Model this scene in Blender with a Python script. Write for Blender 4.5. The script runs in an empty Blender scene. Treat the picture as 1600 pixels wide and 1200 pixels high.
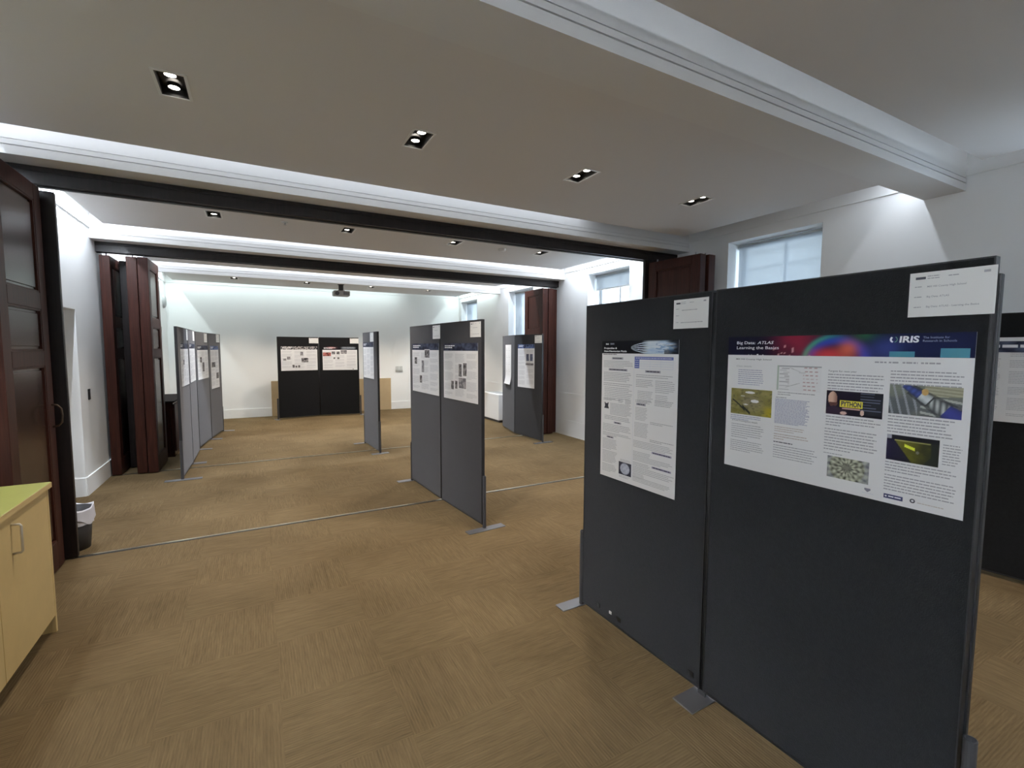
import bpy, bmesh, math, random
from mathutils import Vector, Matrix, noise
random.seed(7)
C = bpy.context.scene.collection
S = bpy.context.scene

# ------------------------------------------------------------------ helpers
def lin(c):
    return tuple(((x/255)/12.92 if x/255 <= .04045 else ((x/255+.055)/1.055)**2.4) for x in c)

class MB:
    """collects polygons of one mesh; tr = optional function on every vertex"""
    def __init__(s, tr=None): s.v, s.f, s.m, s.tr = [], [], [], tr
    def poly(s, pts, m=0):
        n = len(s.v)
        for p in pts: s.v.append(s.tr(*p) if s.tr else tuple(p))
        s.f.append(tuple(range(n, n+len(pts)))); s.m.append(m)
    def box(s, x0, x1, y0, y1, z0, z1, m=0):
        n = len(s.v)
        for z in (z0, z1):
            for x, y in ((x0, y0), (x1, y0), (x1, y1), (x0, y1)):
                s.v.append(s.tr(x, y, z) if s.tr else (x, y, z))
        for q in ((3,2,1,0),(4,5,6,7),(0,1,5,4),(1,2,6,5),(2,3,7,6),(3,0,4,7)):
            s.f.append(tuple(n+i for i in q)); s.m.append(m)
    def tube(s, pts, r, seg=10, m=0, caps=True, r2=None):
        pts = [Vector(p) for p in pts]; rings = []
        up = None
        for i, p in enumerate(pts):
            d = (pts[min(i+1, len(pts)-1)] - pts[max(i-1, 0)]).normalized()
            a = d.orthogonal().normalized() if up is None else (up - d*up.dot(d)).normalized()
            up = a; b = d.cross(a); n = len(s.v); rr = r if r2 is None else r+(r2-r)*i/(len(pts)-1)
            for k in range(seg):
                t = 2*math.pi*k/seg; q = p + a*rr*math.cos(t) + b*rr*math.sin(t)
                s.v.append(s.tr(*q) if s.tr else tuple(q))
            rings.append(n)
        for i in range(len(rings)-1):
            for k in range(seg):
                k2 = (k+1) % seg
                s.f.append((rings[i]+k, rings[i]+k2, rings[i+1]+k2, rings[i+1]+k)); s.m.append(m)
        if caps:
            s.f.append(tuple(rings[0]+k for k in reversed(range(seg)))); s.m.append(m)
            s.f.append(tuple(rings[-1]+k for k in range(seg))); s.m.append(m)
    def lathe(s, c, prof, seg=28, m=0):
        n = len(s.v)
        for r, z in prof:
            for k in range(seg):
                t = 2*math.pi*k/seg; q = (c[0]+r*math.cos(t), c[1]+r*math.sin(t), c[2]+z)
                s.v.append(s.tr(*q) if s.tr else q)
        for i in range(len(prof)-1):
            for k in range(seg):
                k2 = (k+1) % seg
                s.f.append((n+i*seg+k, n+i*seg+k2, n+(i+1)*seg+k2, n+(i+1)*seg+k)); s.m.append(m)
    def mesh(s, name, mats):
        me = bpy.data.meshes.new(name); me.from_pydata(s.v, [], s.f)
        for mt in mats: me.materials.append(mt)
        me.polygons.foreach_set('material_index', s.m); me.update(); return me
    def build(s, name, mats, parent=None, bevel=0, smooth=False, label=None):
        if not isinstance(mats, (list, tuple)): mats = [mats]
        me = s.mesh(name, mats); o = bpy.data.objects.new(name, me); C.objects.link(o)
        if parent: o.parent = parent
        if bevel:
            b = o.modifiers.new('bevel', 'BEVEL'); b.width = bevel; b.segments = 2; b.limit_method = 'ANGLE'
        if smooth:
            for p in me.polygons: p.use_smooth = True
        if label: o['label'] = label
        return o

def tag(o, label, cat, group=None):
    o['label'] = label; o['category'] = cat
    if group: o['group'] = group
    return o
def thing(name, label, cat, loc=(0,0,0), rz=0, group=None):
    o = bpy.data.objects.new(name, None); C.objects.link(o); o.empty_display_size = .1
    o.location = loc; o.rotation_euler = (0, 0, rz); return tag(o, label, cat, group)
def struct(o): o['kind'] = 'structure'; return o
def frame2(p0, p1):
    """direction angle of the segment p0-p1 and its length"""
    dx, dy = p1[0]-p0[0], p1[1]-p0[1]
    return math.atan2(dy, dx), math.hypot(dx, dy)

# ------------------------------------------------------------------ materials
def newmat(name):
    m = bpy.data.materials.new(name); m.use_nodes = True
    nt = m.node_tree; return m, nt, nt.nodes['Principled BSDF']
def plain(name, col, rough=.5, metal=0, spec=.5, bump=0, bscale=200, sheen=0, srough=.4, scol=(1,1,1), var=0, vscale=3):
    m, nt, b = newmat(name); N = nt.nodes; L = nt.links
    b.inputs['Base Color'].default_value = (*col, 1); b.inputs['Roughness'].default_value = rough
    b.inputs['Metallic'].default_value = metal; b.inputs['Specular IOR Level'].default_value = spec
    if sheen:
        b.inputs['Sheen Weight'].default_value = sheen; b.inputs['Sheen Roughness'].default_value = srough
        b.inputs['Sheen Tint'].default_value = (*scol, 1)
    if bump or var:
        tc = N.new('ShaderNodeTexCoord')
    if bump:
        n = N.new('ShaderNodeTexNoise'); n.inputs['Scale'].default_value = bscale; n.inputs['Detail'].default_value = 3
        bp = N.new('ShaderNodeBump'); bp.inputs['Strength'].default_value = bump; bp.inputs['Distance'].default_value = .002
        L.new(tc.outputs['Object'], n.inputs['Vector']); L.new(n.outputs['Fac'], bp.inputs['Height']); L.new(bp.outputs['Normal'], b.inputs['Normal'])
    if var:
        n2 = N.new('ShaderNodeTexNoise'); n2.inputs['Scale'].default_value = vscale; n2.inputs['Detail'].default_value = 5; n2.inputs['Roughness'].default_value = .65
        mp = N.new('ShaderNodeMapRange'); mp.inputs[1].default_value = .3; mp.inputs[2].default_value = .7; mp.inputs[3].default_value = 1-var; mp.inputs[4].default_value = 1+var
        mx = N.new('ShaderNodeVectorMath'); mx.operation = 'SCALE'; mx.inputs[0].default_value = col
        L.new(tc.outputs['Object'], n2.inputs['Vector']); L.new(n2.outputs['Fac'], mp.inputs[0]); L.new(mp.outputs[0], mx.inputs['Scale']); L.new(mx.outputs[0], b.inputs['Base Color'])
    return m
def emit(name, col, st):
    m = bpy.data.materials.new(name); m.use_nodes = True; nt = m.node_tree
    nt.nodes.clear(); o = nt.nodes.new('ShaderNodeOutputMaterial'); e = nt.nodes.new('ShaderNodeEmission')
    e.inputs[0].default_value = (*col, 1); e.inputs[1].default_value = st; nt.links.new(e.outputs[0], o.inputs[0]); return m

WALL = plain('wall_paint', (.88,.89,.89), .75, spec=.25, bump=.05, bscale=300)
WALLB = plain('wall_paint_back', (.88,.89,.885), .7, spec=.25, bump=.05, bscale=300)
CEIL = plain('ceiling_paint', (.72,.705,.70), .8, spec=.2)
BEAM = plain('beam_paint', (.74,.73,.72), .75, spec=.2)
WHITE = plain('white_gloss', (.78,.78,.77), .35)
DARKGAP = plain('black_plastic', (.012,.012,.013), .5)
BLACK = plain('black_metal', (.016,.015,.015), .35)
BRASS = plain('track_metal', (.62,.55,.42), .3, metal=1)
NICKEL = plain('brushed_nickel', (.62,.58,.50), .4, metal=.6)
STEEL = plain('steel', (.36,.36,.38), .42, metal=1)
FOOT = plain('foot_plate_metal', (.21,.21,.23), .4, metal=.7)
PAPER = plain('paper', (.83,.83,.84), .55, spec=.3)
CARDP = plain('card_paper', (.80,.80,.79), .6, spec=.3)
INK = plain('text_ink', (.36,.36,.39), .6)
INKD = plain('heading_ink', (.035,.035,.05), .6)
INKB = plain('blue_text_ink', (.34,.35,.48), .6)
INKR = plain('brown_text_ink', (.50,.42,.38), .6)
NAVY = plain('navy_ink', (.007,.010,.035), .45)
TEXTW = plain('white_ink', (.88,.89,.90), .5)
TEAL = plain('teal_ink', (.045,.20,.27), .5)
YEL = plain('yellow_ink', (.72,.62,.05), .5)
BLUE = plain('table_blue_ink', (.10,.13,.40), .5)
PALEB = plain('pale_blue_ink', (.58,.62,.74), .5)
FABRIC = plain('board_felt', (.0068,.0069,.0072), .95, spec=.1, bump=.5, bscale=260, sheen=.32, srough=.5, scol=(.84,.85,.92), var=.3, vscale=60)
EDGE = plain('board_edge', (.013,.013,.015), .5)
MAPLE = plain('cabinet_maple', (.62,.47,.22), .4, var=.06, vscale=4)
MAPLET = plain('cabinet_top', (.33,.345,.10), .36, var=.05, vscale=4)
TAN = plain('tan_panel', (.50,.37,.21), .55, var=.06, vscale=3)
PROJ = plain('projector_plastic', (.42,.43,.43), .45)
DGREY = plain('dark_grey_plastic', (.05,.05,.055), .5)
LINER = plain('bin_liner', (.70,.70,.76), .35)
STONE = plain('pale_stone', (.50,.49,.46), .85, var=.12, vscale=1.5)
DGLASS = plain('dark_glass', (.03,.04,.05), .1)
UPVC = plain('window_frame_paint', (.70,.72,.74), .4)

def wood(name, c1, c2, rough=.28, spec=.35):
    m, nt, b = newmat(name); N = nt.nodes; L = nt.links
    tc = N.new('ShaderNodeTexCoord'); mp = N.new('ShaderNodeMapping'); mp.inputs['Scale'].default_value = (18, 18, .9)
    n = N.new('ShaderNodeTexNoise'); n.inputs['Scale'].default_value = 3; n.inputs['Detail'].default_value = 6; n.inputs['Distortion'].default_value = .6
    cr = N.new('ShaderNodeValToRGB'); cr.color_ramp.elements[0].position = .3; cr.color_ramp.elements[1].position = .72
    cr.color_ramp.elements[0].color = (*c1, 1); cr.color_ramp.elements[1].color = (*c2, 1)
    L.new(tc.outputs['Object'], mp.inputs[0]); L.new(mp.outputs[0], n.inputs['Vector']); L.new(n.outputs['Fac'], cr.inputs[0]); L.new(cr.outputs[0], b.inputs['Base Color'])
    b.inputs['Roughness'].default_value = rough; b.inputs['Specular IOR Level'].default_value = spec
    return m
WOOD = wood('mahogany', (.018,.006,.0045), (.044,.0135,.009), .22, .5)
WOODR = wood('mahogany_edge', (.024,.0075,.0055), (.062,.019,.012), .42, .22)
WOODH = wood('header_wood', (.007,.005,.005), (.018,.012,.012), .4)

def carpet():
    m, nt, b = newmat('carpet_tiles'); N = nt.nodes; L = nt.links
    T, OX, OY = .474, .047, 2.749
    tc = N.new('ShaderNodeTexCoord'); sep = N.new('ShaderNodeSeparateXYZ'); L.new(tc.outputs['Object'], sep.inputs[0])
    def mth(op, a, bb=None):
        x = N.new('ShaderNodeMath'); x.operation = op
        for i, q in enumerate((a, bb)):
            if q is None: continue
            if isinstance(q, (int, float)): x.inputs[i].default_value = q
            else: L.new(q, x.inputs[i])
        return x.outputs[0]
    tx = mth('FLOOR', mth('DIVIDE', mth('SUBTRACT', sep.outputs[0], OX), T)); ty = mth('FLOOR', mth('DIVIDE', mth('SUBTRACT', sep.outputs[1], OY), T))
    par = mth('FLOORED_MODULO', mth('ADD', tx, ty), 2.0)
    cb = N.new('ShaderNodeCombineXYZ'); L.new(tx, cb.inputs[0]); L.new(ty, cb.inputs[1])
    wn = N.new('ShaderNodeTexWhiteNoise'); wn.noise_dimensions = '2D'; L.new(cb.outputs[0], wn.inputs['Vector'])
    # swap x and y on every other tile, so that the pile runs along x or along y
    def mixv(a, c): 
        x = N.new('ShaderNodeMix'); x.data_type = 'FLOAT'; L.new(par, x.inputs[0]); L.new(a, x.inputs[2]); L.new(c, x.inputs[3]); return x.outputs[0]
    u = mixv(sep.outputs[0], sep.outputs[1]); v = mixv(sep.outputs[1], sep.outputs[0])
    def streak(su, sv, det, rough=.6):
        cv = N.new('ShaderNodeCombineXYZ'); L.new(mth('MULTIPLY', u, su), cv.inputs[0]); L.new(mth('MULTIPLY', v, sv), cv.inputs[1])
        L.new(mth('MULTIPLY', wn.outputs['Value'], 37.0), cv.inputs[2])
        n = N.new('ShaderNodeTexNoise'); n.inputs['Scale'].default_value = 1; n.inputs['Detail'].default_value = det; n.inputs['Roughness'].default_value = rough; L.new(cv.outputs[0], n.inputs['Vector']); return n.outputs['Fac']
    s1 = streak(5.0, 55, 5, .7); s2 = streak(12, 190, 2)
    rib = mth('SINE', mth('MULTIPLY', v, 2*math.pi/.0125))
    big = N.new('ShaderNodeTexNoise'); big.inputs['Scale'].default_value = 1.3; big.inputs['Detail'].default_value = 4; L.new(tc.outputs['Object'], big.inputs['Vector'])
    f = mth('ADD', mth('ADD', mth('MULTIPLY', s1, .7), mth('MULTIPLY', s2, .55)), mth('ADD', mth('MULTIPLY', rib, .05), mth('MULTIPLY', wn.outputs['Value'], .07)))
    f = mth('ADD', f, mth('MULTIPLY', big.outputs['Fac'], .70))
    f = mth('SUBTRACT', f, .555)
    cr = N.new('ShaderNodeValToRGB'); e = cr.color_ramp.elements
    e[0].position = .15; e[0].color = (.080,.054,.026,1); e[1].position = .95; e[1].color = (.212,.152,.081,1)
    L.new(f, cr.inputs[0]); L.new(cr.outputs[0], b.inputs['Base Color'])
    b.inputs['Roughness'].default_value = .95; b.inputs['Specular IOR Level'].default_value = .1
    bp = N.new('ShaderNodeBump'); bp.inputs['Strength'].default_value = .5; bp.inputs['Distance'].default_value = .003
    L.new(mth('ADD', mth('MULTIPLY', s2, 1.0), mth('MULTIPLY', rib, .25)), bp.inputs['Height']); L.new(bp.outputs['Normal'], b.inputs['Normal'])
    return m
CARPET = carpet()

def print_mat():
    m, nt, b = newmat('printed_picture'); a = nt.nodes.new('ShaderNodeAttribute'); a.attribute_name = 'ink'
    nt.links.new(a.outputs['Color'], b.inputs['Base Color']); b.inputs['Roughness'].default_value = .5; b.inputs['Specular IOR Level'].default_value = .12; return m
PRINT = print_mat()
def glass_mat():
    m = bpy.data.materials.new('window_glass'); m.use_nodes = True; nt = m.node_tree; nt.nodes.clear(); N = nt.nodes
    o = N.new('ShaderNodeOutputMaterial'); t = N.new('ShaderNodeBsdfTransparent'); g = N.new('ShaderNodeBsdfGlossy'); g.inputs['Roughness'].default_value = .02
    x = N.new('ShaderNodeMixShader'); x.inputs[0].default_value = .07; t.inputs[0].default_value = (.93,.97,1,1)
    nt.links.new(t.outputs[0], x.inputs[1]); nt.links.new(g.outputs[0], x.inputs[2]); nt.links.new(x.outputs[0], o.inputs[0]); return m
GLASS = glass_mat()
def blind_mat():
    m = bpy.data.materials.new('sheer_blind'); m.use_nodes = True; nt = m.node_tree; nt.nodes.clear(); N = nt.nodes
    o = N.new('ShaderNodeOutputMaterial'); t = N.new('ShaderNodeBsdfTransparent'); d = N.new('ShaderNodeBsdfDiffuse'); tl = N.new('ShaderNodeBsdfTranslucent')
    d.inputs[0].default_value = (.62,.65,.67,1); tl.inputs[0].default_value = (.44,.47,.50,1)
    a = N.new('ShaderNodeMixShader'); a.inputs[0].default_value = .5; x = N.new('ShaderNodeMixShader'); x.inputs[0].default_value = .68
    nt.links.new(d.outputs[0], a.inputs[1]); nt.links.new(tl.outputs[0], a.inputs[2]); nt.links.new(t.outputs[0], x.inputs[1]); nt.links.new(a.outputs[0], x.inputs[2]); nt.links.new(x.outputs[0], o.inputs[0]); return m
BLIND = blind_mat()

# ------------------------------------------------------------------ room measures
XL, XR, YB, YF = -1.658, 5.02, 12.36, -3.0
ZS, ZC, ZB = 3.32, 3.0, 2.87                     # slab, hung ceiling, beam soffit
TR1, TR2 = 4.65, 7.47                            # partition tracks
WT = .34                                         # wall thickness at the windows

m = MB(); m.box(XL-.5, XR+.5, YF-.3, YB+.3, -.12, 0); struct(m.build('floor', CARPET))
m = MB(); m.box(XL-.5, XR+.5, YF-.3, YB+.3, ZS, ZS+.15); struct(m.build('ceiling', CEIL))
for k, y in enumerate((TR1, TR2)):
    m = MB(); m.box(XL+.02, XR-.02, y-.012, y+.012, .0, .004); m.box(XL+.02, XR-.02, y-.03, y-.012, 0, .0015, 1)
    struct(m.build('trim_%d' % (k+1), [BRASS, DARKGAP]))

# hung ceilings with rectangular holes for the downlights
LX = [-.348, 1.003, 2.36, 3.71]; HX, HY = .064, .132
bays = [(-2.9, 1.48, -1.475, 4.74, .30), (2.117, 4.205, -1.475, 4.70, 3.17), (5.12, 6.96, -1.475, 4.76, 5.93), (7.94, 9.54, -1.475, 4.76, 8.72), (9.915, 11.97, -1.475, 4.78, 11.08)]
for k, (y0, y1, x0, x1, yl) in enumerate(bays):
    m = MB(); z0, z1 = ZC, ZC+.028
    m.box(x0, x1, y0, yl-HY, z0, z1); m.box(x0, x1, yl+HY, y1, z0, z1)
    xs = [x0] + [q for lx in LX for q in (lx-HX, lx+HX)] + [x1]
    for i in range(0, len(xs), 2): m.box(xs[i], xs[i+1], yl-HY, yl+HY, z0, z1)
    struct(m.build('ceiling_bay_%d' % (k+1), CEIL))

# beams with two grooves along their lit faces
def beam(k, y0, y1, name):
    m = MB(); g = .010
    zs = [(ZB, 2.926, 0), (2.926, 2.934, g), (2.934, 2.964, 0), (2.964, 2.972, g), (2.972, ZS, .003)]
    for a, b, i in zs: m.box(XL, XR, y0+i, y1-i, a, b)
    struct(m.build(name, BEAM))
beam(0, 1.652, 1.922, 'trim_3'); beam(1, 4.38, 4.93, 'trim_4'); beam(2, 7.20, 7.75, 'trim_5'); beam(3, 9.80, 9.91, 'trim_6')
for k, y in enumerate((TR1, TR2)):
    m = MB(); m.box(XL, XR, y-.065, y+.065, 2.752, ZB-.001); m.box(XL, XR, y-.072, y-.065, 2.835, ZB-.001); m.box(XL, XR, y-.012, y+.012, 2.744, 2.7525, 1)
    struct(m.build('trim_%d' % (k+7), [WOODH, DARKGAP]))

# walls ---------------------------------------------------------------
WIN = [(-.02, 1.05), (2.73, 3.80), (5.50, 6.52), (8.33, 9.40), (11.12, 12.18)]; ZW0, ZW1 = .79, 2.875
m = MB(); ys = [YF] + [q for w in WIN for q in w] + [YB+.3]
for i in range(0, len(ys), 2): m.box(XR, XR+WT, ys[i], ys[i+1], 0, ZS)
for a, b in WIN: m.box(XR, XR+WT, a, b, 0, ZW0); m.box(XR, XR+WT, a, b, ZW1, ZS)
for a, b in zip(ys[::2], ys[1::2]):
    m.box(XR-.012, XR, a, b, 2.985, ZS)
for a, b in WIN: m.box(XR-.012, XR, a, b, 2.985, ZS)
struct(m.build('wall_right', WALL))
m = MB(); m.box(XR-.007, XR, YF, YB, .0, .291); m.box(XR-.005, XR, YF, YB, .296, .774); m.box(XR-.006, XR, YF, YB, .779, .797)
struct(m.build('baseboard_right', WALL))
# left wall: recessed doorways
m = MB(); DO = [(5.35, 6.55, 2.0), (11.0, 11.72, 2.02)]; y = YF
for a, b, h in DO:
    m.box(XL-.45, XL, y, a, 0, ZS); m.box(XL-.45, XL, a, b, h, ZS); y = b
m.box(XL-.45, XL, y, YB+.3, 0, ZS)
y = YF
m.box(XL, XL+.012, YF, YB, 2.985, ZS)
struct(m.build('wall_left', WALL))
m = MB(); y = YF
for a, b, h in DO: m.box(XL, XL+.014, y, a, 0, .20); y = b
m.box(XL, XL+.014, y, YB, 0, .20); m.box(XL-.40, XL, 6.536, 6.55, 0, .20); struct(m.build('baseboard_left', WALL))
for k, (a, b, h) in enumerate(DO):
    m = MB(); m.box(XL-.44, XL-.40, a, b, 0, h); d = struct(m.build('door_%d' % (k+1), WHITE))
    mm = MB()
    for z0, z1 in ((.25, .95), (1.1, 1.85)):
        for y0, y1 in ((a+.15, (a+b)/2-.07), ((a+b)/2+.07, b-.15)): mm.box(XL-.40, XL-.392, y0, y1, z0, z1)
    mm.build('raised_panel', WHITE, d, bevel=.004)
    mm = MB(); mm.tube([(XL-.40, b-.08, 1.02), (XL-.35, b-.08, 1.02), (XL-.35, b-.2, 1.02)], .01); mm.build('door_handle', STEEL, d)
m = MB(); m.box(XL-.45, XR+WT, YB, YB+.3, 0, ZS)
m.box(.27, 3.09, YB-.012, YB, .83, 2.96); m.box(XL, XR, YB-.012, YB, 2.985, ZS)
struct(m.build('wall_back', WALLB))
m = MB(); m.box(XL, .27, YB-.012, YB, 0, .20); m.box(3.09, XR, YB-.012, YB, 0, .20); struct(m.build('baseboard_back', WALLB))
m = MB(); m.box(.28, 3.08, YB-.04, YB, 0, .825); struct(m.build('trim_9', TAN, bevel=.003))
m = MB(); m.box(XL-.45, XR+WT, YF-.3, YF, 0, ZS); struct(m.build('wall_front', WALL))

# windows with frames, panes, sheer roller blinds ------------------------
for k, (a, b) in enumerate(WIN):
    xw = XR+.27
    m = MB(); w = .055; c = (a+b)/2; zm = 1.9
    m.box(xw, xw+.05, a, a+w, ZW0, ZW1); m.box(xw, xw+.05, b-w, b, ZW0, ZW1)
    m.box(xw, xw+.05, a+w, b-w, ZW0, ZW0+w+.02); m.box(xw, xw+.05, a+w, b-w, ZW1-w, ZW1)
    m.box(xw-.01, xw+.05, a+w, b-w, zm-.03, zm+.03); m.box(xw+.005, xw+.045, c-.014, c+.014, ZW0+w, ZW1-w)
    m.box(XR-.03, xw, a, b, ZW0-.002, ZW0+.018)
    f = struct(m.build('window_%d' % (k+1), UPVC))
    g = MB(); g.box(xw+.022, xw+.026, a+w, b-w, ZW0+w, ZW1-w); g.build('pane', GLASS, f)
    if k == 0: continue
    where = ['', 'behind the large two-poster board', 'between the mahogany leaf stacks', 'behind the board with the curling sheet', 'nearest the far back wall'][k]
    drop = [0, 1.0, 2.62, 1.0, 1.0][k]
    t = thing('roller_blind', ('half-raised' if k == 2 else 'lowered') + ' sheer grey roller blind in the window ' + where, 'blind', (XR+.20, c, ZW1), 0)
    r = MB(); r.tube([(0, a-c+.012, -.04), (0, b-c-.012, -.04)], .034, 14); r.build('roller', BLIND if False else plain('blind_roller', (.50,.53,.55), .6), t, smooth=True)
    z = (drop if drop > 1 else ZW0+.03)-ZW1
    fb = MB(); fb.box(-.0355, -.0345, a-c+.03, b-c-.03, z, -.04); fb.build('blind_fabric', BLIND, t)
    bb = MB(); bb.box(-.042, -.028, a-c+.03, b-c-.03, z-.02, z); bb.build('bottom_bar', WHITE, t)

# pale building across the street
t = thing('outside_building', 'pale stone building seen through the windows', 'building', (10.5, 6, 0))
m = MB(); m.box(0, 1, -9, 9, -5, 7.5); m.box(-.12, 0, -9, 9, 3.55, 3.8); m.build('facade', STONE, t)
for i in range(9):
    for z in (.4, 4.2):
        y = -8+2.0*i
        f = MB(); f.box(-.05, .0, y-.5, y-.40, z, z+2.3); f.box(-.05, .0, y+.40, y+.5, z, z+2.3); f.box(-.05, .0, y-.4, y+.4, z+2.2, z+2.3); f.box(-.08, .0, y-.55, y+.55, z-.1, z)
        f.box(-.03, .0, y-.02, y+.02, z, z+2.2); f.box(-.03, .0, y-.4, y+.4, z+1.1, z+1.14)
        fo = f.build('window_surround', UPVC, t)
        p = MB(); p.box(-.012, -.004, y-.4, y+.4, z, z+2.2); p.build('pane', DGLASS, fo)

# ------------------------------------------------------------------ downlights
LAMP = emit('lamp_lens', (1.0,.93,.82), 14)
lamp_off = emit('dim_lamp_lens', (1.0,.93,.82), 2)
proto = None
row_words = ['', 'before the near dark header', 'between the two dark headers', '', 'in the bay with the projector']
pos_words = ['leftmost', 'second from the left', 'third from the left', 'rightmost']
def make_downlight():
    t = thing('recessed_downlight', '', 'ceiling light')
    m = MB(); h = .05
    m.box(-HX, HX, -HY, HY, h-.004, h)
    m.box(-HX, -HX+.004, -HY, HY, 0, h); m.box(HX-.004, HX, -HY, HY, 0, h); m.box(-HX+.004, HX-.004, -HY, -HY+.004, 0, h); m.box(-HX+.004, HX-.004, HY-.004, HY, 0, h)
    m.build('housing', BLACK, t)
    m = MB(); w = .014; z0, z1 = -.004, -.0002
    m.box(-HX-w, HX+w, -HY-w, -HY, z0, z1); m.box(-HX-w, HX+w, HY, HY+w, z0, z1); m.box(-HX-w, -HX, -HY, HY, z0, z1); m.box(HX, HX+w, -HY, HY, z0, z1)
    m.build('frame', WHITE, t)
    for s in (-1, 1):
        m = MB(); m.lathe((0, s*.068, .020), [(.0305, .018), (.0305, -.002), (.027, -.002), (.027, .004)], 24); ring = m.build('lamp_ring', BLACK, t)
        m = MB(); m.lathe((0, s*.068, .020), [(.027, 0), (.0001, -.002)], 24); m.build('lamp', LAMP, ring)
    return t
for k, (y0, y1, x0, x1, yl) in enumerate(bays):
    for i, lx in enumerate(LX):
        if k not in (0, 3):
            if proto is None: t = proto = make_downlight()
            else:
                t = proto.copy(); C.objects.link(t)
                for ch in proto.children:
                    c = ch.copy(); C.objects.link(c); c.parent = t
                    for g in ch.children:
                        d = g.copy(); C.objects.link(d); d.parent = c
            t.location = (lx, yl, ZC); tag(t, 'black twin downlight, %s of four, %s' % (pos_words[i], row_words[k]), 'ceiling light', 'twin downlights in the hung ceiling')
        L = bpy.data.lights.new('downlight_beam', 'SPOT'); L.energy = [4 if i < 3 else 120, 112, 80, 80, 120][k]; L.color = (1, .89, .76); L.spot_size = math.radians(72 if k == 0 else 104); L.spot_blend = .7; L.shadow_soft_size = .03
        o = bpy.data.objects.new('downlight_beam', L); C.objects.link(o); o.location = (lx, yl, ZC-.012)

# ------------------------------------------------------------------ cove LED strips, and unseen ones used as fill
def strip(p0, p1, d, w, col=(.86,.91,1.0)):
    p0, p1, d = Vector(p0), Vector(p1), Vector(d).normalized()
    L = bpy.data.lights.new('cove_or_fill_strip', 'AREA'); L.shape = 'RECTANGLE'; L.size = (p1-p0).length; L.size_y = .016
    L.energy = w*L.size; L.color = col
    o = bpy.data.objects.new('cove_or_fill_strip', L); C.objects.link(o)
    z = -d; x = (p1-p0).normalized(); y = z.cross(x)
    o.matrix_world = Matrix.Translation((p0+p1)/2) @ Matrix((x, y, z)).transposed().to_4x4()
ZL = 3.15; P = 10.4; GW = (.82,.90,1.0)
def slot_y(y0, y1, x0, x1, w, tilt=0, col=GW, k=.5):      # strip along x in the slot between y0 and y1, shining down
    y = y0+(y1-y0)*k; strip((x0, y, ZL), (x1, y, ZL), (0, tilt, -1), w, col)
def slot_x(xa, xb, y0, y1, w, tilt=0, col=GW):
    x = (xa+xb)/2; strip((x, y0, ZL), (x, y1, ZL), (tilt, 0, -1), w, col)
COOL = (.82,.97,.98)
slot_y(4.205, 4.38, -1.44, 3.3, P*.135, 0, k=.35)
slot_y(1.922, 2.117, -1.44, 4.3, P*.08, 0)
slot_y(1.922, 2.117, 4.32, 4.98, P*.45, 0)
slot_x(XL, -1.475, 2.2, 4.1, P*1.0, .1)
slot_y(6.96, 7.20, -1.44, 4.72, P*.15, 0)
slot_x(XL, -1.475, 5.2, 6.9, P*2.7, .1)
slot_x(4.76, XR, 5.2, 6.9, P*2.2, -.7)
slot_y(4.93, 5.12, -1.44, 4.72, P*.95, .9)  # slot unseen behind the beam; strip serves as fill for the walls
slot_y(9.54, 9.80, -1.44, 4.72, P*.17, 0)
slot_y(7.75, 7.94, -1.44, 4.72, P*2.3, .7)  # unseen slot past the far header, strip driven hard as fill
slot_x(4.76, XR, 8.0, 9.5, P*1.2, -.7)
slot_x(XL, -1.475, 8.0, 9.5, P, 0)
slot_y(11.97, YB, -1.44, 3.35, P*.38, 0, COOL, k=.25)
slot_x(XL, -1.475, 10.0, 11.9, P*1.0, 0, COOL)
slot_x(4.78, XR, 10.0, 12.2, P*.7, -.4, COOL)  # strip added to brighten the right end of the back wall
slot_y(-3.0, -2.9, -1.44, 4.7, P*4.2, -4.0, GW)  # added fill behind the camera, bounced off the front wall
slot_x(XL, -1.475, -2.6, .6, P*20.0, -4.5, GW)  # added fill out of view, washes the left wall to light the nearest board

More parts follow.
